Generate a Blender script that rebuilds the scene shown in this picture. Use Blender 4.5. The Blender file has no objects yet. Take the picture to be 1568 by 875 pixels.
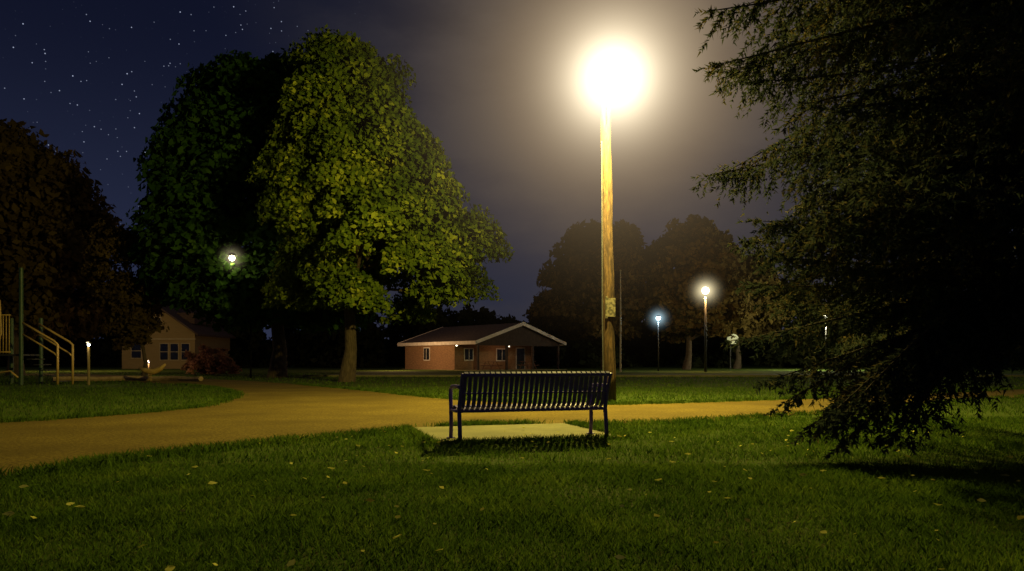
import bpy, math
import numpy as np
from mathutils import Vector
R = np.random.default_rng(7)
sc = bpy.context.scene
try:
    sc.view_settings.view_transform='Standard'; sc.view_settings.look='None'; sc.view_settings.exposure=0
except Exception: pass

# ------------------------------------------------------------------ helpers
def link(o, parent=None):
    sc.collection.objects.link(o)
    if parent is not None: o.parent = parent
    return o
def empty(name):
    e = bpy.data.objects.new(name, None); e.empty_display_size=0.3
    return link(e)
def obj(name, V, F, mat, parent=None, smooth=False):
    me = bpy.data.meshes.new(name); me.from_pydata([tuple(v) for v in V], [], F); me.validate()
    if smooth: me.polygons.foreach_set('use_smooth',[True]*len(me.polygons))
    me.materials.append(mat)
    return link(bpy.data.objects.new(name, me), parent)
def big(name, V, k, mat, parent=None):
    V=np.asarray(V,dtype=np.float32).reshape(-1,3); n=len(V); nf=n//k
    me=bpy.data.meshes.new(name)
    me.vertices.add(n); me.vertices.foreach_set('co',V.ravel())
    me.loops.add(n); me.loops.foreach_set('vertex_index',np.arange(n,dtype=np.int32))
    me.polygons.add(nf); me.polygons.foreach_set('loop_start',np.arange(0,n,k,dtype=np.int32))
    try: me.polygons.foreach_set('loop_total',np.full(nf,k,dtype=np.int32))
    except Exception: pass
    me.update(calc_edges=True); me.materials.append(mat)
    return link(bpy.data.objects.new(name, me), parent)
class G:
    def __init__(s): s.V=[]; s.F=[]
    def add(s,V,F):
        o=len(s.V); s.V+= [tuple(map(float,v)) for v in V]; s.F+=[tuple(i+o for i in f) for f in F]
    def box(s,a,b,P=None):
        (x0,y0,z0),(x1,y1,z1)=a,b
        V=[(x0,y0,z0),(x1,y0,z0),(x1,y1,z0),(x0,y1,z0),(x0,y0,z1),(x1,y0,z1),(x1,y1,z1),(x0,y1,z1)]
        if P: V=[P(*v) for v in V]
        s.add(V,[(0,3,2,1),(4,5,6,7),(0,1,5,4),(1,2,6,5),(2,3,7,6),(3,0,4,7)])
    def tube(s,pts,rad,n=8,cap=True):
        pts=[Vector(p) for p in pts]
        if not hasattr(rad,'__len__'): rad=[rad]*len(pts)
        V=[];F=[]; prev=None
        for i,p in enumerate(pts):
            d=(pts[min(i+1,len(pts)-1)]-pts[max(i-1,0)]).normalized()
            if prev is None:
                a=Vector((0,0,1)) if abs(d.z)<.9 else Vector((1,0,0))
                e=d.cross(a).normalized()
            else:
                e=(prev-d*prev.dot(d)).normalized()
            prev=e; f=d.cross(e)
            for k in range(n):
                t=2*math.pi*k/n
                V.append(p+(e*math.cos(t)+f*math.sin(t))*rad[i])
        for i in range(len(pts)-1):
            for k in range(n):
                F.append((i*n+k,i*n+(k+1)%n,(i+1)*n+(k+1)%n,(i+1)*n+k))
        if cap:
            F.append(tuple(range(n-1,-1,-1))); F.append(tuple((len(pts)-1)*n+k for k in range(n)))
        s.add(V,F)
    def lathe(s,c,prof,n=20):
        V=[];F=[]
        for (r,z) in prof:
            for k in range(n):
                t=2*math.pi*k/n; V.append((c[0]+r*math.cos(t),c[1]+r*math.sin(t),c[2]+z))
        for i in range(len(prof)-1):
            for k in range(n): F.append((i*n+k,i*n+(k+1)%n,(i+1)*n+(k+1)%n,(i+1)*n+k))
        s.add(V,F)
    def make(s,name,mat,parent=None,smooth=False): return obj(name,s.V,s.F,mat,parent,smooth)

def newmat(name):
    m=bpy.data.materials.new(name); m.use_nodes=True; nt=m.node_tree; nt.nodes.clear()
    out=nt.nodes.new('ShaderNodeOutputMaterial'); return m,nt,out
def surf(name,c1,c2,scale=5,rough=.8,metal=0,bump=0,stretch=(1,1,1),detail=6,contrast=(.35,.65),spec=.3,c3=None,scale2=40):
    m,nt,out=newmat(name); N=nt.nodes; L=nt.links
    p=N.new('ShaderNodeBsdfPrincipled'); L.new(p.outputs[0],out.inputs[0])
    p.inputs['Roughness'].default_value=rough; p.inputs['Metallic'].default_value=metal
    p.inputs['Specular IOR Level'].default_value=spec
    tc=N.new('ShaderNodeTexCoord'); mp=N.new('ShaderNodeMapping'); mp.inputs['Scale'].default_value=stretch
    L.new(tc.outputs['Object'],mp.inputs[0])
    n=N.new('ShaderNodeTexNoise'); n.inputs['Scale'].default_value=scale; n.inputs['Detail'].default_value=detail
    L.new(mp.outputs[0],n.inputs[0])
    r=N.new('ShaderNodeValToRGB'); r.color_ramp.elements[0].position=contrast[0]; r.color_ramp.elements[1].position=contrast[1]
    r.color_ramp.elements[0].color=(*c1,1); r.color_ramp.elements[1].color=(*c2,1)
    L.new(n.outputs[0],r.inputs[0]); col=r.outputs[0]
    n2=N.new('ShaderNodeTexNoise'); n2.inputs['Scale'].default_value=scale2; n2.inputs['Detail'].default_value=4
    L.new(mp.outputs[0],n2.inputs[0])
    if c3 is not None:
        r2=N.new('ShaderNodeValToRGB'); r2.color_ramp.elements[0].position=.45; r2.color_ramp.elements[1].position=.62
        mx=N.new('ShaderNodeMix'); mx.data_type='RGBA'; L.new(n2.outputs[0],r2.inputs[0])
        L.new(r2.outputs[0],mx.inputs['Factor']); L.new(col,mx.inputs['A']); mx.inputs['B'].default_value=(*c3,1)
        col=mx.outputs['Result']
    L.new(col,p.inputs['Base Color'])
    if bump:
        b=N.new('ShaderNodeBump'); b.inputs['Strength'].default_value=bump; b.inputs['Distance'].default_value=.02
        L.new(n2.outputs[0],b.inputs['Height']); L.new(b.outputs[0],p.inputs['Normal'])
    return m
def leafmat(name,c1,c2,c3,trans=.35,nscale=.6):
    m,nt,out=newmat(name); N=nt.nodes; L=nt.links
    g=N.new('ShaderNodeNewGeometry'); r=N.new('ShaderNodeValToRGB')
    r.color_ramp.elements[0].color=(*c1,1); r.color_ramp.elements[1].color=(*c3,1)
    e=r.color_ramp.elements.new(.6); e.color=(*c2,1)
    tc=N.new('ShaderNodeTexCoord'); n=N.new('ShaderNodeTexNoise'); n.inputs['Scale'].default_value=nscale
    L.new(tc.outputs['Object'],n.inputs[0])
    a=N.new('ShaderNodeMath'); a.operation='MULTIPLY_ADD'; a.inputs[1].default_value=.55
    b=N.new('ShaderNodeMath'); b.operation='MULTIPLY_ADD'; b.inputs[1].default_value=1.3; b.inputs[2].default_value=-.42
    L.new(n.outputs[0],b.inputs[0]); L.new(g.outputs['Random Per Island'],a.inputs[0]); L.new(b.outputs[0],a.inputs[2])
    L.new(a.outputs[0],r.inputs[0])
    d=N.new('ShaderNodeBsdfDiffuse'); t=N.new('ShaderNodeBsdfTranslucent'); mx=N.new('ShaderNodeMixShader'); mx.inputs[0].default_value=trans
    L.new(r.outputs[0],d.inputs[0]); L.new(r.outputs[0],t.inputs[0]); L.new(d.outputs[0],mx.inputs[1]); L.new(t.outputs[0],mx.inputs[2])
    L.new(mx.outputs[0],out.inputs[0]); return m
def emit(name,c,s):
    m,nt,out=newmat(name); e=nt.nodes.new('ShaderNodeEmission'); e.inputs[0].default_value=(*c,1); e.inputs[1].default_value=s
    nt.links.new(e.outputs[0],out.inputs[0]); return m

# ------------------------------------------------------------------ camera
cam=bpy.data.cameras.new('camera'); co=link(bpy.data.objects.new('camera',cam))
cam.sensor_width=36; cam.lens=26; cam.shift_y=0.0724; cam.clip_end=3000; cam.clip_start=.05
co.location=(0,0,1.0); co.rotation_euler=(math.radians(90),0,0); sc.camera=co

# ------------------------------------------------------------------ world: night sky
w=bpy.data.worlds.new('World'); sc.world=w; w.use_nodes=True; nt=w.node_tree; nt.nodes.clear(); N=nt.nodes; L=nt.links
out=N.new('ShaderNodeOutputWorld'); bg=N.new('ShaderNodeBackground'); L.new(bg.outputs[0],out.inputs[0])
tc=N.new('ShaderNodeTexCoord'); sep=N.new('ShaderNodeSeparateXYZ'); L.new(tc.outputs['Generated'],sep.inputs[0])
def mr(src,a,b,c=0,d=1):
    m=N.new('ShaderNodeMapRange'); m.interpolation_type='SMOOTHSTEP'; L.new(src,m.inputs[0])
    for i,v in enumerate((a,b,c,d)): m.inputs[i+1].default_value=v
    return m.outputs[0]
def mixc(f,A,B):
    m=N.new('ShaderNodeMix'); m.data_type='RGBA'
    L.new(f,m.inputs['Factor'])
    for s,v in (('A',A),('B',B)):
        if isinstance(v,tuple): m.inputs[s].default_value=(*v,1)
        else: L.new(v,m.inputs[s])
    return m.outputs['Result']
def mul(a,b):
    m=N.new('ShaderNodeMath'); m.operation='MULTIPLY'
    for i,v in enumerate((a,b)):
        if isinstance(v,(int,float)): m.inputs[i].default_value=v
        else: L.new(v,m.inputs[i])
    return m.outputs[0]
elev=mr(sep.outputs[2],0.0,.42)
base=mixc(elev,(.021,.027,.060),(.0050,.0066,.019))
ns=N.new('ShaderNodeTexNoise'); ns.inputs['Scale'].default_value=2.6; ns.inputs['Detail'].default_value=6; ns.inputs['Roughness'].default_value=.6
mp=N.new('ShaderNodeMapping'); mp.inputs['Scale'].default_value=(1,1,2.2); L.new(tc.outputs['Generated'],mp.inputs[0]); L.new(mp.outputs[0],ns.inputs[0])
cl=mr(ns.outputs[0],.36,.62)
side=mr(sep.outputs[0],-.36,-.02)
cm=mul(cl,side)
col=mixc(mul(mul(side,1.0),.6),base,(.022,.022,.031))
col=mixc(mul(cm,.8),col,(.040,.036,.042))
vo=N.new('ShaderNodeTexVoronoi'); vo.inputs['Scale'].default_value=165; L.new(tc.outputs['Generated'],vo.inputs['Vector'])
st=mr(vo.outputs['Distance'],.14,.05)
sv=N.new('ShaderNodeSeparateColor'); L.new(vo.outputs['Color'],sv.inputs[0])
st=mul(st,mr(sv.outputs[0],.3,1.05,.01,1.0))
st=mul(st,mr(sep.outputs[0],-.16,-.36)); st=mul(st,mr(sep.outputs[2],.12,.3))
col=mixc(mul(st,.75),col,(.55,.62,.85))
L.new(col,bg.inputs[0]); bg.inputs[1].default_value=1.0

# ------------------------------------------------------------------ ground, path
def catmull(P,closed=True,n=8):
    P=[np.array(p,float) for p in P]; o=[]; m=len(P)
    for i in range(m):
        a,b,c,d=P[(i-1)%m],P[i],P[(i+1)%m],P[(i+2)%m]
        for k in range(n):
            t=k/n; o.append(.5*((2*b)+(-a+c)*t+(2*a-5*b+4*c-d)*t*t+(-a+3*b-3*c+d)*t**3))
    return np.array(o)
path_pts=[(-16,3.2),(-10,4.7),(-4.5,6.25),(-3.92,7.2),(-2.98,8.6),(-1.5,10.3),(-.4,11.25),(1.6,11.3),(4.78,13.0),(8.7,15.9),(12.6,19.0),(22,24.5),(34,29),
 (33,31.5),(21,27),(11.9,21.4),(6.8,18.4),(3.1,16.6),(1.1,16.4),(-1.38,18.4),(-3.7,22.0),(-7.9,28.6),(-12.8,35),(-20,42),(-31,52),
 (-34,49),(-25.2,42.5),(-18.3,34.6),(-12.6,28.8),(-9.3,24),(-7.5,19.9),(-6.6,15.6),(-7.4,12.7),(-9.2,10.6),(-13,8.2),(-18,6)]
PP=catmull(path_pts)
PP=PP+R.normal(0,.03,PP.shape)
def inpoly(x,y,P):
    c=np.zeros(len(x),bool); j=len(P)-1
    for i in range(len(P)):
        xi,yi=P[i]; xj,yj=P[j]
        if yi!=yj:
            k=((yi>y)!=(yj>y))&(x<(xj-xi)*(y-yi)/(yj-yi)+xi); c^=k
        j=i
    return c
m_ground=surf('ground_mat',(.042,.072,.010),(.074,.120,.020),scale=.9,rough=1,bump=.8,c3=(.058,.066,.016),scale2=14,spec=.05)
obj('ground',[(-900,-300,0),(900,-300,0),(900,1500,0),(-900,1500,0)],[(0,1,2,3)],m_ground)
m_path=surf('path_mat',(.105,.075,.018),(.180,.130,.028),scale=.7,rough=.95,bump=.7,c3=(.090,.063,.018),scale2=26,spec=.08,contrast=(.3,.7))
obj('path',[(x,y,.008) for x,y in PP],[tuple(range(len(PP)))],m_path)
m_conc=surf('concrete_mat',(.15,.145,.06),(.24,.225,.095),scale=2,rough=.9,bump=.3,c3=(.17,.16,.075),scale2=60)
phi=math.radians(17); U=np.array([math.cos(phi),math.sin(phi)]); W=np.array([-math.sin(phi),math.cos(phi)])
B0=np.array([-.62,8.78])
def BP(a,b,z): q=B0+U*a+W*b; return (q[0],q[1],z)
g=G(); g.box((-.32,-.05,-.05),(2.15,2.1,.02),BP); g.make('concrete_pad',m_conc)
m_road=surf('road_mat',(.04,.038,.036),(.075,.07,.062),scale=.5,rough=.9,scale2=30,c3=(.05,.048,.045))
obj('road',[(-12,43,.004),(90,41,.004),(90,49,.004),(-12,50,.004)],[(0,1,2,3)],m_road)
g=G(); g.box((-12,42.6,0),(90,42.8,.12)); g.make('kerb',m_conc)

# ------------------------------------------------------------------ grass
def blades(x,y,h,wd,lean):
    n=len(x); a=R.uniform(0,2*np.pi,n); b=R.uniform(0,2*np.pi,n)
    tx,ty=np.cos(a)*wd/2,np.sin(a)*wd/2; lx,ly=np.cos(b)*lean,np.sin(b)*lean
    z=np.zeros(n)
    q=np.stack([np.stack([x-tx,y-ty,z],1),np.stack([x+tx,y+ty,z],1),
      np.stack([x+tx*.7+lx*.35,y+ty*.7+ly*.35,h*.6],1),np.stack([x+lx,y+ly,h],1),np.stack([x-tx*.7+lx*.35,y-ty*.7+ly*.35,h*.6],1)],1)
    return q.reshape(-1,3)
def scatter(n,d0,d1,margin=1.15,pw=1.0):
    u=R.uniform(0,1,n)**pw; y=d0+(d1-d0)*u; x=R.uniform(-1,1,n)*y*.70*margin+R.normal(0,.3,n); return x,y
def onpad(a,b): return (a>-.33)&(a<2.16)&(b>-.06)&(b<2.11)
GV=[]
for (n,d0,d1,h0,h1,wd,pw) in ((170000,2.6,7,.025,.058,.0065,.8),(120000,7,12.5,.03,.070,.009,.8),(70000,12.5,26,.04,.085,.016,.75),(30000,26,55,.05,.11,.04,.8)):
    x,y=scatter(n,d0,d1,pw=pw)
    k=~inpoly(x,y,PP)
    q=np.stack([x,y],1)-B0; a=q@U; b=q@W
    k&=~onpad(a,b)
    k&=~((y>42.5)&(x>-12))
    x,y=x[k],y[k]
    cl=np.sin(x*2.3+np.sin(y*1.7)*1.5)*np.sin(y*2.9+np.sin(x*1.3)*2)*.5+.5
    c2=np.sin(x*.9+np.sin(y*.8+1)*2)*np.sin(y*1.1+np.sin(x*.7)*2)*.5+.5
    keep=R.uniform(0,1,len(x))<(.35+.3*cl+.35*c2); x,y,cl=x[keep],y[keep],cl[keep]
    h=R.uniform(h0,h1,len(x))*(.7+.6*cl)
    GV.append(blades(x,y,h,wd*R.uniform(.6,1.2,len(x)),h*R.uniform(.2,1.0,len(x))))
e=PP[R.integers(0,len(PP),60000)]; e=e+R.normal(0,.10,e.shape)
e=e[(e[:,1]>4)&(e[:,1]<30)]; q=e-B0; a=q@U;b=q@W
e=e[~onpad(a,b)]
h=R.uniform(.04,.11,len(e)); GV.append(blades(e[:,0],e[:,1],h,.010*np.ones(len(e)),h*R.uniform(.2,.8,len(e))))
t=R.uniform(0,1,5000); s=R.integers(0,3,5000)
aa=np.where(s==0,-.34,np.where(s==1,2.18,-.32+2.5*t)); bb=np.where(s==2,-.07,-.05+2.1*t)
p=B0+np.outer(aa,U)+np.outer(bb,W)+R.normal(0,.03,(5000,2)); h=R.uniform(.04,.1,5000)
GV.append(blades(p[:,0],p[:,1],h,.009*np.ones(5000),h*.5))
m_grass=leafmat('grass_mat',(.034,.068,.009),(.082,.145,.018),(.17,.23,.032),trans=.45,nscale=1.3)
big('grass',np.concatenate(GV),5,m_grass)
n=190; x,y=scatter(n,3.2,10.5,margin=1,pw=.8); k=~inpoly(x,y,PP); x,y=x[k],y[k]; n=len(x)
a=R.uniform(0,6.28,n); s=R.uniform(.012,.040,n); z=R.uniform(.045,.07,n); LV=[]
for i in range(n):
    for j,(u,v) in enumerate(((-1,0),(-.3,.5),(.3,.45),(1,0),(.3,-.5),(-.3,-.45))):
        c,d=math.cos(a[i]),math.sin(a[i]); LV.append((x[i]+s[i]*(u*c-v*d),y[i]+s[i]*(u*d+v*c),z[i]+s[i]*v*R.uniform(.1,.9)))
m_fall=leafmat('fallen_leaf_mat',(.25,.22,.04),(.6,.58,.14),(.85,.82,.25),trans=.2,nscale=9)
big('fallen_leaves',LV,6,m_fall)

# ------------------------------------------------------------------ bench
m_bench=surf('bench_paint',(.075,.045,.28),(.10,.06,.36),scale=12,rough=.45,metal=.0,spec=.4,bump=.05)
bench=empty('park_bench')
prof=[(-.185,.80),(-.19,.835),(-.165,.853),(-.135,.84),(-.10,.74),(-.06,.60),(-.03,.50),(0.01,.435),(.06,.405),(.14,.40),(.28,.42),(.38,.432),(.43,.42),(.45,.39),(.445,.36)]
prof=[(b+.03,z) for b,z in prof]
g=G(); ns_=29
for i in range(ns_):
    a=.045+i*(1.80-.0)/(ns_-1)
    wd=.023; V=[];F=[]
    for j,(b,z) in enumerate(prof):
        b0,z0=prof[max(j-1,0)]; b1,z1=prof[min(j+1,len(prof)-1)]
        l=math.hypot(b1-b0,z1-z0); nx,nz=-(z1-z0)/l*.004,(b1-b0)/l*.004
        V+=[BP(a-wd,b+nx,z+nz),BP(a+wd,b+nx,z+nz),BP(a+wd,b-nx,z-nz),BP(a-wd,b-nx,z-nz)]
    for j in range(len(prof)-1):
        for k in range(4): F.append((j*4+k,j*4+(k+1)%4,j*4+4+(k+1)%4,j*4+4+k))
    F+=[(3,2,1,0),tuple(len(V)-4+k for k in range(4))]
    g.add(V,F)
g.make('slats',m_bench,bench)
g=G()
for (b,z,r) in ((-.148,.815,.020),(.045,.385,.022),(.46,.37,.018),(-.045,.60,.010)):
    g.tube([BP(0.0,b,z),BP(1.89,b,z)],r,10)
g.make('rails',m_bench,bench)
g=G()
for a in (0.0,1.89):
    g.tube([BP(a,-.02,.02),BP(a,.0,.2),BP(a,.03,.40),BP(a,-.04,.60),BP(a,-.13,.80),BP(a,-.15,.83)],[.026,.026,.026,.022,.02,.018],10)
    g.tube([BP(a,-.08,.67),BP(a,.05,.675),BP(a,.25,.675),BP(a,.42,.665),BP(a,.50,.63),BP(a,.515,.55),BP(a,.49,.42),BP(a,.475,.2),BP(a,.50,.02)],.025,10)
    g.tube([BP(a,.03,.39),BP(a,.2,.375),BP(a,.48,.37)],.02,8)
g.make('end_frames',m_bench,bench,True)
g=G()
for a in (0.0,1.89):
    for b in (-.02,.5): g.box((a-.045,b-.025 if b<0 else b-.045,.0),(a+.045,b+.045,.03),BP)
g.make('foot_plates',m_bench,bench)

# ------------------------------------------------------------------ lamps
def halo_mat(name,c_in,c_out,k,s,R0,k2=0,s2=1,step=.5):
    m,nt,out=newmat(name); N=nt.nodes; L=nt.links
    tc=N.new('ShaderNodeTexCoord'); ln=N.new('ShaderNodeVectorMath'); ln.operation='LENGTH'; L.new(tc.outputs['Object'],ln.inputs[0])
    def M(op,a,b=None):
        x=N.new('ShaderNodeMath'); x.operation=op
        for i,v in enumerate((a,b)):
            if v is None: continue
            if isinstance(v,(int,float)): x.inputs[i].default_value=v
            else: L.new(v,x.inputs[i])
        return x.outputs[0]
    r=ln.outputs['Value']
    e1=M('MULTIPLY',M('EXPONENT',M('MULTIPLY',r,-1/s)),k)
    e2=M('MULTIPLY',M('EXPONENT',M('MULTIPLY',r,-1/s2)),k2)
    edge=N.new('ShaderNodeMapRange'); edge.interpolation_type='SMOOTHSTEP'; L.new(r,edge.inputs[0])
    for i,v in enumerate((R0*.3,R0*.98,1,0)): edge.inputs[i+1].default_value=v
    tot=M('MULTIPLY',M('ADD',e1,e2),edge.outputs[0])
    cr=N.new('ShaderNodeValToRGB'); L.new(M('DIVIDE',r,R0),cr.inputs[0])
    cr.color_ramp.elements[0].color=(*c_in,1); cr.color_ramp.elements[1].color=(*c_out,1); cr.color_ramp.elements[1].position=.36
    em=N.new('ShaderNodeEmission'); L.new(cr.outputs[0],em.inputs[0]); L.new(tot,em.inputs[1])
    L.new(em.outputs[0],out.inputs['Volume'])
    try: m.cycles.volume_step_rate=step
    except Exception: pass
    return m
def sphere(name,c,r,mat,parent,n=24):
    g=G(); g.lathe((0,0,0),[(max(r*math.sin(math.pi*i/16),1e-4),-r*math.cos(math.pi*i/16)) for i in range(17)],n)
    o=g.make(name,mat,parent,True); o.location=c; return o
def light(name,c,P,col,parent,r=.12):
    l=bpy.data.lights.new(name,'POINT'); l.energy=P; l.color=col; l.shadow_soft_size=r
    o=link(bpy.data.objects.new(name,l),parent); o.location=c; return o
m_wood=surf('pole_wood',(.026,.014,.006),(.11,.064,.026),scale=5,rough=.9,bump=.9,stretch=(4,4,.5),c3=(.045,.026,.011),scale2=14,contrast=(.4,.6))
m_metal=surf('grey_metal',(.10,.10,.10),(.16,.16,.16),scale=8,rough=.5,metal=.6)
m_darkmetal=surf('dark_metal',(.02,.02,.02),(.035,.035,.035),scale=8,rough=.6)

lamp=empty('street_lamp')
pts=[(2.335-.1*i/12+.012*math.sin(i*1.7),17.7,7.3*i/12) for i in range(13)]
g=G(); g.tube(pts,[.158-.035*i/12 for i in range(13)],20); g.make('wooden_pole',m_wood,lamp,True)
LX,LY,LZ=2.22,16.15,7.2
g=G(); g.tube([(2.25,17.6,6.95),(2.24,17.2,7.2),(2.225,16.7,7.33),(LX,LY+.15,7.30)],.028,8)
g.tube([(2.25,17.57,6.6),(2.24,17.2,7.0),(2.235,17.0,7.22)],.012,6); g.make('arm',m_metal,lamp,True)
g=G(); g.lathe((LX,LY,LZ),[(.001,.22),(.10,.20),(.20,.12),(.30,.02),(.37,-.13),(.355,-.13),(.28,.0),(.1,.1),(.001,.1)],24); g.make('cutoff_shade',emit('shade_glow',(1,.93,.68),4),lamp,True)  # added shade that cuts upward light; its own emission hides the dark outside
g=G(); g.lathe((LX,LY,LZ),[(.10,.02),(.13,-.04),(.13,-.10),(.08,-.17),(.001,-.19)],20)
g.make('lamp_lens',emit('lamp_glow',(1,.9,.62),60),lamp,True)
light('lamp_light',(LX,LY,LZ-.36),7000,(1.0,.80,.18),lamp,.15)
sphere('glow_halo',(LX,LY,LZ-.05),7.0,halo_mat('halo_emission',(1,.95,.74),(1,.70,.36),4.0,.40,7.0,.125,1.6,.4),lamp)  # lamp glow put in as self-emitting volume, nothing scatters the lamp's light
g=G(); g.box((2.25,17.52,2.02),(2.45,17.545,2.46)); g.box((2.21,17.49,1.98),(2.26,17.53,2.5)); 
g.make('sign_panel',surf('sign_mat',(.05,.045,.03),(.16,.14,.09),scale=14,rough=.6,contrast=(.45,.55)),lamp)
g=G()
g.tube([(2.335-.155,17.6,.0),(2.30-.15,17.6,2.0),(2.27-.135,17.6,6.2)],.014,6); g.make('conduit',m_metal,lamp)
def small_lamp(x,y,z,P,col,glow,halo,arm=(0,0),r=.07,ms=25,bulb=.13,hk=3.0,hs=.22,pole_m=None):
    e=empty('street_lamp')
    ax,ay=x-arm[0],y-arm[1]
    g=G(); g.tube([(ax,ay,0),(ax,ay,z*.5),(ax,ay,z+.1)],[r,r*.85,r*.7],10)
    if arm!=(0,0): g.tube([(ax,ay,z),(x-arm[0]*.4,y-arm[1]*.4,z+.25),(x,y,z+.2)],.03,6)
    g.make('pole',pole_m or m_darkmetal,e,True)
    g=G(); g.lathe((x,y,z),[(.001,.26),(.12,.24),(.2,.14),(.21,.11)],14); g.make('housing',m_darkmetal,e,True)
    sphere('bulb',(x,y,z),bulb,emit('bulb_glow',glow,ms),e,14)
    light('light',(x,y,z-bulb-.12),P,col,e,.1)
    if halo>0: sphere('glow_halo',(x,y,z),halo,halo_mat('halo_emission_small',glow,glow,hk,hs,halo,.05,.5,.8),e,16)  # glow around the bulb is volume emission with a set falloff
    return e
small_lamp(15.7,60,6.6,6500,(1,.52,.16),(1,.85,.5),2.0,r=.11,bulb=.28,hk=2.2,hs=.34)
small_lamp(12.66,64,4.6,250,(.6,.85,1),(.55,.85,1),1.5,r=.06,bulb=.18,hk=1.8,hs=.24)
m_black=surf('black_pole',(.004,.004,.004),(.008,.008,.008),rough=.9,spec=.05)
small_lamp(-13.1,34.6,5.75,55,(1,.72,.5),(1,.86,.5),.9,arm=(.6,-4.2),r=.05,bulb=.13,hk=2.0,hs=.14,pole_m=m_black)
small_lamp(-37.5,63,7.0,4800,(1,.66,.26),(1,.85,.5),0,r=.09,bulb=.12,ms=3,pole_m=m_black)  # lamp added behind the left tree to light the house
def path_light(x,y,h,P,col,bulb,ms):
    e=empty('path_light'); g=G(); g.tube([(x,y,0),(x,y,h)],.05,10); g.make('post',surf('post_tan',(.16,.12,.05),(.2,.15,.07)),e)
    g=G(); g.lathe((x,y,h+.12),[(.001,.1),(.09,.07),(.1,.03),(.09,.02)],12); g.make('cap',m_darkmetal,e)
    sphere('bulb',(x,y,h+.08),bulb,emit('path_glow',(.9,.9,.8),ms),e,10); light('light',(x,y-.15,h+.16),P,col,e,.05)
path_light(-16.6,29,1.5,20,(1,.8,.45),.05,20)
path_light(-21.9,44.6,.75,70,(1,.6,.4),.035,4)  # extra post light, added to brighten the shrub

# ------------------------------------------------------------------ trees
def rnd_unit(n):
    v=R.normal(0,1,(n,3)); return v/np.linalg.norm(v,axis=1,keepdims=True)
def leaves(c,s,upbias=.5,outw=None):
    n=len(c); nr=rnd_unit(n); nr[:,2]+=upbias
    if outw is not None: nr=nr+outw*1.1
    nr/=np.linalg.norm(nr,axis=1,keepdims=True)
    t=np.cross(nr,rnd_unit(n)); t/=np.linalg.norm(t,axis=1,keepdims=True); b=np.cross(nr,t)
    s=s[:,None]; fold=nr*s*.25
    q=np.stack([c-t*s, c-t*s*.2+b*s*.62-fold, c+t*s*.55+b*s*.35-fold*.5, c+t*s*1.05, c+t*s*.5-b*s*.4-fold*.5, c-t*s*.25-b*s*.6-fold],1)
    return q.reshape(-1,3)
def crown(prof,cy,depth,nc,lp,cr,ls,shell=.5,flat=.6,rag=.16,upbias=.4,droop=.45):
    prof=sorted(prof); Z=np.array([p[0] for p in prof]); CX=np.array([p[1] for p in prof]); RR=np.array([p[2] for p in prof])
    zz=R.uniform(Z[0],Z[-1],nc*5); rr=np.interp(zz,Z,RR); keep=R.uniform(0,1,len(zz))<(rr/RR.max()); zz=zz[keep][:nc]
    n=len(zz); an=R.uniform(0,2*np.pi,n); rr=np.interp(zz,Z,RR); cx=np.interp(zz,Z,CX)
    ph=R.uniform(0,6,3)
    rr=rr*(1-rag*.5+rag*(np.sin(an*3+zz*.9+ph[0])*.5+np.sin(an*5-zz*1.7+ph[1])*.5))
    f=shell+(1-shell)*R.uniform(0,1,n)**.6
    C=np.stack([cx+np.cos(an)*rr*f,cy+np.sin(an)*rr*f*depth,zz+R.normal(0,.2,n)],1)
    cs=cr*R.uniform(.5,1.3,n)
    idx=np.repeat(np.arange(n),(lp*(cs/cr)**2).astype(int)+4)
    d=rnd_unit(len(idx))*(R.uniform(0,1,len(idx))**.4)[:,None]
    d[:,2]*=flat; 
    P=C[idx]+d*cs[idx][:,None]
    P[:,2]-=(d[:,0]**2+d[:,1]**2)*cs[idx]*droop
    P[:,2]=np.maximum(P[:,2],.15)
    ow=np.stack([np.cos(an)[idx],np.sin(an)[idx],np.zeros(len(idx))],1)*.7+d*.6
    return C,leaves(P,ls*R.uniform(.6,1.3,len(P)),upbias,ow)
m_bark=surf('bark',(.05,.036,.022),(.11,.08,.05),scale=7,rough=.95,bump=.9,stretch=(3,3,.6))
def tree(name,tx,ty,tr,prof,lm,nc,lp,cr,ls,depth=1,nl=14,**k):
    e=empty(name); C,V=crown(prof,ty,depth,nc,lp,cr,ls,**k)
    big('foliage',V,6,lm,e)
    Z=sorted(prof); zb,zt=Z[0][0],Z[-1][0]; zc=zb+(zt-zb)*.7; cxm=[p for p in Z][len(Z)//2][1]
    g=G(); n=9; pts=[]
    for i in range(n):
        t=i/(n-1); pts.append((tx+(cxm-tx)*t*t*.8+.12*math.sin(i*1.9+tx),ty+.12*math.cos(i*1.3),zc*t))
    g.tube([(pts[0][0],pts[0][1],-.05)]+pts[:1]+pts[1:],[tr*1.7,tr*1.35]+[tr*(1-.8*i/(n-1)) for i in range(1,n)],12)
    for i in R.choice(len(C),min(nl,len(C)),replace=False):
        t=R.uniform(.25,.85); j=t*(n-1); a=pts[int(j)]; c=C[i]
        if c[2]<a[2]-.5: a=pts[2]
        m=[(a[k]+c[k])/2+(0,0,.5)[k]+R.normal(0,.25) for k in range(3)]
        g.tube([a,m,tuple(c)],[tr*.42*(1-t*.5),tr*.25,tr*.08],6)
    g.make('trunk',m_bark,e,True); return e
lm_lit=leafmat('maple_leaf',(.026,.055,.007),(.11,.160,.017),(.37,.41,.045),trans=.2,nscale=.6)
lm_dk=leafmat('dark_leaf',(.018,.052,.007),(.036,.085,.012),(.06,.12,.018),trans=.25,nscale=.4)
lm_br=leafmat('brown_leaf',(.055,.038,.014),(.10,.072,.022),(.16,.11,.03),trans=.35,nscale=.3)
lm_far=leafmat('far_leaf',(.018,.022,.010),(.03,.036,.014),(.05,.05,.02),trans=.2,nscale=.1)
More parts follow.
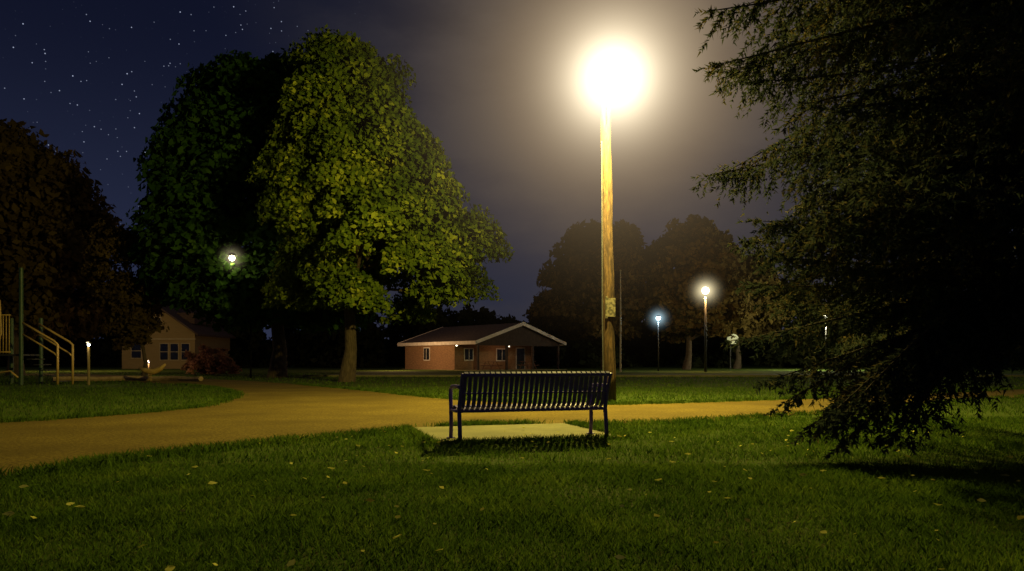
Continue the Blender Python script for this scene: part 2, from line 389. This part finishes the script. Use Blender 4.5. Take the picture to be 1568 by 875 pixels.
tree('maple_tree',-7.3,33,.30,[(15.3,-7.4,.8),(14.4,-7.4,1.8),(12.8,-7.4,2.9),(11.0,-7.1,3.6),(8.3,-6.4,4.3),(6.3,-5.9,4.7),(5.2,-5.6,4.7),(4.2,-5.7,4.0),(3.6,-5.9,2.6)],lm_lit,380,330,1.05,.115,rag=.28,shell=.68,flat=.5,droop=.7)
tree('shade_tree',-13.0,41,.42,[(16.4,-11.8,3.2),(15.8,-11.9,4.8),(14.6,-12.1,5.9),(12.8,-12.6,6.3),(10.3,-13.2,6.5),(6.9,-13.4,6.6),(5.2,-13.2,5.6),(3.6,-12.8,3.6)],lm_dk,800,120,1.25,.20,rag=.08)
tree('shade_tree',-31,46,.40,[(15.0,-32.5,1.8),(14.2,-32.3,3.8),(12.4,-32,5.2),(10,-31.5,5.8),(6.5,-31.1,6.0),(4.6,-31.1,5.2),(3.4,-31.3,4)],lm_br,460,90,1.4,.24)
tree('small_tree',-19.9,40,.11,[(8.2,-21.4,.9),(7.0,-21.2,1.6),(5.4,-20.9,1.8),(3.8,-20.6,1.6),(2.2,-20.3,1.2)],lm_br,150,80,.55,.12,nl=8)
tree('shade_tree',9.6,76,.35,[(15.0,9.6,1.5),(14.2,9.3,3.6),(12,9,4.9),(8.5,8.6,5.8),(6,8,6.2),(4.2,8.5,4.5)],lm_br,320,70,1.3,.32)
tree('shade_tree',17.6,74,.35,[(14.6,18,2),(13.6,18,3.8),(11,18,4.8),(8,18,5.5),(5.5,18,5.2),(4,18,3)],lm_br,300,70,1.3,.32)
tree('shade_tree',25,82,.35,[(12.5,25,2),(11,25,3.5),(9,25,4.5),(6,25,5),(4,25,3)],lm_br,200,70,1.3,.34)
e=empty('shrub'); C,V=crown([(1.6,-19.0,.9),(1.2,-19.2,1.6),(.6,-19.2,1.9),(.2,-19.2,1.8)],47,.6,80,110,.38,.075,shell=.3)
big('foliage',V,6,leafmat('shrub_leaf',(.20,.09,.05),(.38,.20,.11),(.5,.30,.16),trans=.4),e)
g=G()
for i in range(14):
    c=C[i]; g.tube([(-19.2+R.normal(0,.4),47,0),((c[0]-19.2)/2,47,c[2]*.5),tuple(c)],[.03,.02,.008],5)
g.make('stems',m_bark,e)
VV=[]
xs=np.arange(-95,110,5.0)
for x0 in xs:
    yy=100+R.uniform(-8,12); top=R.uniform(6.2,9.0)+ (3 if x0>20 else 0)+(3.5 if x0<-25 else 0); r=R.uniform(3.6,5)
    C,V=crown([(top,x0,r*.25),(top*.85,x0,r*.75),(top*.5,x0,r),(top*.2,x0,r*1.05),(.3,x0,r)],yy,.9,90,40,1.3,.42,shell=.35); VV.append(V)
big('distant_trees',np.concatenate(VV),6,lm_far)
V=[];F=[]; n=160
for i in range(n+1):
    x=-300+600*i/n; h=4.2+.9*math.sin(i*.7)+.8*math.sin(i*1.9+1)+R.uniform(-.5,.5)
    V+=[(x,122,-.1),(x,128,h),(x,160,h*.9),(x,190,-.1)]
for i in range(n):
    for k in range(3): F.append((i*4+k,i*4+4+k,i*4+5+k,i*4+1+k))
obj('hill',V,F,surf('hill_mat',(.008,.012,.006),(.016,.022,.01),scale=.3,rough=1,spec=0))

# ------------------------------------------------------------------ spruce
sp=empty('spruce_tree'); TX,TY=5.95,8.0
g=G(); g.tube([(TX+.05*math.sin(z),TY+.04*math.cos(z*1.3),z) for z in np.linspace(-.05,19,20)],[.26*(1-z/19.6)+.01 for z in np.linspace(0,19,20)],12)
tw=[]
def branch(z0,az,Lb,droop,rise=.10,step=.10,tl=.62,hang=1.0):
    d=np.array([math.cos(az),math.sin(az),0]); s=np.array([-d[1],d[0],0]); n=max(int(Lb/step),4)
    cur=R.normal(0,.10)
    def P(t): return np.array([TX,TY,z0])+d*Lb*t+s*cur*Lb*t*t+np.array([0,0,Lb*(rise*t-droop*t*t+.10*t**4)])
    g.tube([P(t) for t in np.linspace(0,1,8)],[.03*(1-.8*t)*Lb/3.5 for t in np.linspace(0,1,8)],5,False)
    for i in range(int(n*.15),n+1):
        t=i/n; p=P(t); tg=P(min(t+.03,1.03))-P(t-.03); tg/=np.linalg.norm(tg)
        l=tl*(.35+.95*math.sin(math.pi*min(1,(1.06-t)*.75)))*R.uniform(.5,1.3)
        for sg in (-1,1):
            dr=tg*R.uniform(.5,1.0)+s*sg*R.uniform(.6,1.1)+np.array([0,0,R.uniform(-.75,.1)*hang]); dr/=np.linalg.norm(dr)
            tw.append((p,dr,l))
            for q in range(3):
                u=R.uniform(.2,.95)*l; dd=dr*.6+np.array([R.normal(0,.35),R.normal(0,.35),R.uniform(-1.2,-.1)*hang]); dd/=np.linalg.norm(dd)
                tw.append((p+dr*u-np.array([0,0,.25*u*u]),dd,l*R.uniform(.25,.6)))
        if R.uniform()<.15: tw.append((p,tg,.3))
    tw.append((P(1),tg,.25))
def Lz(z): return min(4.15,5.1*(1-z/20)**.75)*(.88 if z<3.3 else 1)
for z0 in np.arange(1.55,8.9,.108):
    for j in range(3):
        az=z0*9.3+j*2.094+R.normal(0,.35); low=z0<2.5
        branch(z0,az,Lz(z0)*R.uniform(.62,1.06),R.uniform(.10,.18) if low else R.uniform(.2,.42),rise=R.uniform(.0,.1) if low else R.uniform(.0,.22),step=.115,hang=.5 if low else 1.2)
for z0 in np.arange(8.9,18.5,.5):
    for j in range(3): branch(z0,z0*5+j*2.094,max(Lz(z0)*R.uniform(.8,1),.3),.2,step=.25)
for (z0,az,Lb,dr) in ((1.5,197,2.9,.60),(1.55,201,2.85,.60),(1.6,190,3.2,.52),(1.5,204,2.75,.62),(1.45,186,3.2,.40),(1.7,199,3.1,.64),(1.7,181,3.3,.34),(1.65,193,3.1,.56),(1.9,202,3.1,.66),(1.6,206,2.8,.64),(1.5,203,2.8,.66)):
    branch(z0,math.radians(az),Lb,dr,tl=.42)
g.make('trunk',m_bark,sp,True)
p0=np.array([t[0] for t in tw]); dr=np.array([t[1] for t in tw]); ll=np.array([t[2] for t in tw])
cnt=np.maximum((ll*58).astype(int),4); cnt[p0[:,2]>7.8]=(cnt[p0[:,2]>7.8]*.35).astype(int)+2
idx=np.repeat(np.arange(len(tw)),cnt); n=len(idx); print('needles',n)
s=R.uniform(0,1,n)*ll[idx]; P=p0[idx]+dr[idx]*s[:,None]; P[:,2]-=.3*s*s
nd=rnd_unit(n); nd=nd-dr[idx]*np.sum(nd*dr[idx],1,keepdims=True); nd/=np.linalg.norm(nd,axis=1,keepdims=True)
nd=nd*.75+dr[idx]*.75; nl_=R.uniform(.04,.08,n)[:,None]; sd=np.cross(nd,rnd_unit(n)); sd/=np.linalg.norm(sd,axis=1,keepdims=True)
wdt=np.where(P[:,2]>7.8,.02,.012)[:,None]
T=np.stack([P-sd*wdt,P+sd*wdt,P+nd*nl_],1).reshape(-1,3)
T[:,2]=np.maximum(T[:,2],.02)
m_spr=leafmat('spruce_needles',(.030,.048,.042),(.060,.072,.050),(.17,.125,.05),trans=.32,nscale=1.3)
big('needles',T,3,m_spr,sp)

# ------------------------------------------------------------------ park building
bd=empty('park_shelter_building'); th=math.radians(50); C0=np.array([-3.2,65.0]); u=np.array([-math.cos(th),math.sin(th)]); v=np.array([math.sin(th),math.cos(th)])
def Q(a,b,z): q=C0+u*a+v*b; return (q[0],q[1],z)
m_wall=surf('brick_wall',(.24,.14,.07),(.34,.20,.10),scale=5,rough=.9,bump=.2,stretch=(1,1,6),c3=(.20,.115,.06),scale2=4)
m_roof=surf('shingles',(.08,.055,.045),(.14,.10,.075),scale=4,rough=.95,stretch=(1,1,5),scale2=20,bump=.3)
m_white=surf('white_trim',(.55,.5,.42),(.68,.63,.55),scale=3,rough=.7)
m_glass=surf('window_glass',(.01,.012,.016),(.02,.022,.03),scale=2,rough=.1,spec=.6)
m_dsid=surf('dark_siding',(.04,.028,.022),(.06,.042,.034),scale=4,rough=.9)
g=G(); g.box((4,.6,0),(12.6,10.4,2.5),Q); g.make('walls',m_wall,bd)
g=G(); g.box((-.5,.3,0),(12.7,10.7,.06),Q); g.make('floor_slab',m_conc,bd)
ze,zr=2.5,4.3
g=G(); 
for (b0,b1) in ((0,5.5),(11,5.5)):
    g.add([Q(0,b0,ze),Q(13,b0,ze),Q(13,b1,zr),Q(0,b1,zr),Q(0,b0,ze+.14),Q(13,b0,ze+.14),Q(13,b1,zr+.14),Q(0,b1,zr+.14)],[(0,1,2,3),(4,5,6,7),(0,1,5,4),(1,2,6,5),(2,3,7,6),(3,0,4,7)])
g.make('roof',m_roof,bd)
g=G(); g.box((-.06,-.05,ze-.14),(13.05,-.005,ze+.17),Q); g.box((-.06,11.005,ze-.14),(13.05,11.05,ze+.17),Q)
for a0,a1 in ((-.07,-.01),(13.01,13.07)):
    for (b0,b1) in ((0,5.5),(11,5.5)):
        g.add([Q(a0,b0,ze-.12),Q(a1,b0,ze-.12),Q(a1,b1,zr-.12),Q(a0,b1,zr-.12),Q(a0,b0,ze+.19),Q(a1,b0,ze+.19),Q(a1,b1,zr+.19),Q(a0,b1,zr+.19)],[(0,1,2,3),(4,5,6,7),(0,1,5,4),(1,2,6,5),(2,3,7,6),(3,0,4,7)])
g.make('fascia',m_white,bd)
g=G()
for a in (.3,12.5): g.add([Q(a,.2,ze-.02),Q(a,10.8,ze-.02),Q(a,5.5,zr-.05)],[(0,1,2)])
g.add([Q(3.9,.5,2.5),Q(3.9,10.5,2.5),Q(3.9,5.5,4.1)],[(0,1,2)])
g.make('gable',m_dsid,bd)
g=G()
for b in (.6,3.9,7.1,10.4): g.box((.35,b-.09,.06),(.53,b+.09,2.48),Q)
g.box((.32,.5,2.28),(.56,10.5,2.47),Q)
g.make('porch_posts',m_dsid,bd)
gw=G(); gg=G()
def win_left(a,z0,z1,w):
    gw.box((a-w/2-.1,.55,z0-.1),(a+w/2+.1,.59,z1+.1),Q); gg.box((a-w/2,.52,z0),(a+w/2,.545,z1),Q); gw.box((a-.03,.50,z0),(a+.03,.517,z1),Q)
def win_end(b,z0,z1,w,bar=True):
    gw.box((3.95,b-w/2-.1,z0-.1),(3.99,b+w/2+.1,z1+.1),Q); gg.box((3.92,b-w/2,z0),(3.945,b+w/2,z1),Q)
    if bar: gw.box((3.90,b-.03,z0),(3.917,b+.03,z1),Q)
win_left(8.6,1.0,2.1,.9); win_end(2.2,1.0,2.0,.9); win_end(6.2,.95,2.0,1.2); win_end(8.6,.07,2.1,1.0,False)
gw.make('window_frames',m_white,bd); gg.make('window_panes',m_glass,bd)
p=Q(3.2,.25,2.3); g=G(); g.lathe(p,[(.001,.12),(.12,.1),(.14,.04),(.12,.03)],12); g.make('lamp_cap',m_darkmetal,bd)
sphere('wall_lamp_bulb',p,.07,emit('wl',(1,.8,.55),8),bd,10)
p2=Q(6.0,-4.5,2.0); light('wall_fill_light',(p2[0],p2[1],2.4),800,(1,.58,.27),bd,.1)  # added fill standing out in front of the wall, apart from the fixture
p3=Q(2.0,5.5,2.1); light('porch_fill_light',p3,26,(1,.55,.3),bd,.1)  # added fill under the porch roof to brighten the building
sphere('added_porch_bulb',(p3[0],p3[1],2.25),.06,emit('wl2',(1,.8,.55),4),bd,10)  # glowing ball added to go with the porch fill
for (a,b) in ((1.6,3.0),(1.7,7.6)):
    e=empty('picnic_table'); g=G()
    for k in range(4): g.box((a-.8,b-.36+k*.185,.80),(a+.8,b-.20+k*.185,.84),Q)
    for s_ in (-.72,.62): g.box((a-.8,b+s_-.08,.48),(a+.8,b+s_+.18,.52),Q)
    for aa in (a-.6,a+.6):
        g.box((aa-.04,b-.70,.40),(aa+.04,b+.78,.475),Q)
        g.tube([Q(aa,b-.55,.06),Q(aa,b-.15,.79)],.045,6); g.tube([Q(aa,b+.6,.06),Q(aa,b+.15,.79)],.045,6)
    g.make('table_parts',surf('table_wood',(.12,.06,.035),(.2,.1,.06),scale=6),e)

# ------------------------------------------------------------------ house
hs=empty('house'); m_sid=surf('tan_siding',(.28,.21,.095),(.36,.27,.12),scale=3,rough=.8,stretch=(.4,.4,9))
x0,x1,xm,y0,y1,ze,zr=-42.2,-34.3,-38.4,80.0,90.0,3.9,6.8
g=G(); g.box((x0,y0,0),(x1,y1,ze)); g.add([(x0,y0,ze),(x1,y0,ze),(xm,y0,zr),(x0,y1,ze),(x1,y1,ze),(xm,y1,zr)],[(0,1,2),(5,4,3)]); g.make('walls',m_sid,hs)
g=G()
for xe in (x0-.5,x1+.5):
    zz=ze-.33
    g.add([(xe,y0-.5,zz),(xm,y0-.5,zr+.02),(xm,y1+.5,zr+.02),(xe,y1+.5,zz),(xe,y0-.5,zz+.2),(xm,y0-.5,zr+.22),(xm,y1+.5,zr+.22),(xe,y1+.5,zz+.2)],[(0,1,2,3),(4,5,6,7),(0,1,5,4),(1,2,6,5),(2,3,7,6),(3,0,4,7)])
g.box((-37.2,82,5.0),(-35.2,88,6.2)); g.make('roof',m_roof,hs)
g=G(); gg=G()
for (xc,z0,z1,w_) in ((-38.4,4.3,5.5,.8),(-37.6,1.0,2.7,.8),(-36.5,1.0,2.7,.8),(-35.3,1.0,2.7,.8),(-40.6,1.2,2.7,1.0)):
    g.box((xc-w_/2-.1,y0-.06,z0-.1),(xc+w_/2+.1,y0-.01,z1+.1)); gg.box((xc-w_/2,y0-.10,z0),(xc+w_/2,y0-.07,z1)); g.box((xc-w_/2,y0-.13,(z0+z1)/2-.04),(xc+w_/2,y0-.105,(z0+z1)/2+.04))
g.box((x0-.1,y0-.12,3.15),(x1+.1,y0-.02,3.3)); g.make('window_trim',surf('tan_trim',(.4,.34,.2),(.5,.42,.26)),hs); gg.make('window_panes',m_glass,hs)

# ------------------------------------------------------------------ playground
pg=empty('playground_climber')
m_gp=surf('green_post',(.02,.045,.02),(.035,.07,.03),scale=5,rough=.5); m_yp=surf('tan_rail',(.32,.21,.06),(.42,.28,.08),scale=5,rough=.5)
g=G()
for (x,y,z) in ((-19.25,29,4.6),(-20.5,29,4.3),(-19.3,30.3,2.7),(-20.5,30.3,2.7)): g.tube([(x,y,0),(x,y,z)],.075,12)
g.make('posts',m_gp,pg)
g=G(); g.box((-20.45,29.05,1.15),(-19.3,30.25,1.22))
for i in range(5): g.box((-19.1+i*.26,29.1,1.0-i*.22),(-18.88+i*.26,29.9,1.04-i*.22))
g.make('deck_and_steps',m_darkmetal,pg)
g=G()
for y in (29.0,30.0):
    g.tube([(-19.2,y,2.45),(-18.6,y,2.1),(-17.95,y,1.72),(-17.82,y,1.6),(-17.82,y,.0)],.045,8)
    g.tube([(-19.2,y,2.0),(-18.6,y,1.65),(-17.95,y,1.25),(-17.85,y,1.15)],.035,8)
for i in range(6): x=-20.3+i*.12; g.tube([(x,28.98,1.25),(x,28.98,2.75)],.02,6)
g.tube([(-20.35,28.98,2.75),(-19.65,28.98,2.75)],.03,6); g.tube([(-20.35,28.98,1.3),(-19.65,28.98,1.3)],.03,6)
g.tube([(-20.9,28.9,0),(-20.6,28.9,.4),(-19.6,28.9,.55),(-19.3,28.9,.3)],.035,8)
g.tube([(-20.5,28.8,3.4),(-20.2,28.8,3.55),(-19.95,28.8,3.3),(-19.9,28.8,2.0),(-20.3,28.8,1.2)],.035,8)
g.make('rails',m_yp,pg,True)
e=empty('playground_border'); g=G()
g.tube([(-20.5+6.5*t,33+2*math.sin(t*3),.12+.02*math.sin(t*20)) for t in np.linspace(0,1,14)],.12,6); g.make('timber',surf('tb',(.2,.14,.07),(.3,.22,.12)),e)
e=empty('spring_rider'); g=G(); g.tube([(-16.4+.09*math.cos(t),33.5+.09*math.sin(t),.02+t*.012) for t in np.linspace(0,30,60)],.014,5)
g.tube([(-16.9,33.5,.62),(-16.6,33.5,.5),(-16.2,33.5,.45),(-15.9,33.5,.6),(-15.7,33.5,.8)],[.05,.12,.14,.11,.05],8); g.make('body',m_yp,e,True)

# ------------------------------------------------------------------ flagpole, basketball hoop
e=empty('flagpole'); g=G(); g.tube([(8.8,60,0),(8.8,60,8.2)],[.075,.04],8); g.lathe((8.8,60,8.25),[(.001,-.08),(.08,0),(.001,.08)],8); g.make('pole',surf('flagpole_metal',(.3,.28,.24),(.4,.38,.33),rough=.5),e)
e=empty('basketball_hoop'); x,y=22.4,75.0
g=G(); g.tube([(x,y+.9,0),(x,y+.9,2.4),(x,y+.5,2.9),(x,y+.06,3.1)],.07,8); g.make('pole',m_darkmetal,e)
outl=[(-.35,2.6),(.35,2.6)]+[(.58*math.cos(t),3.12+.5*math.sin(t)) for t in np.linspace(-.3,math.pi+.3,14)]
V=[]
for yy in (y,y+.04): V+=[(x+a,yy,b) for a,b in outl]
m_=len(outl); F=[tuple(range(m_)),tuple(range(2*m_-1,m_-1,-1))]+[(i,(i+1)%m_,m_+(i+1)%m_,m_+i) for i in range(m_)]
obj('backboard',V,F,surf('bb',(.75,.78,.6),(.8,.82,.65)),e)
g=G(); g.tube([(x+.23*math.cos(t),y-.28+.23*math.sin(t),2.95) for t in np.linspace(0,6.3,20)],.02,5); g.make('rim',surf('rim',(.5,.08,.03),(.6,.1,.04)),e)
small_lamp(29.5,69.5,5.0,9000,(1,.95,.6),(1,.95,.7),0,r=.08,bulb=.12,ms=3)  # lamp added behind the spruce to brighten the backboard
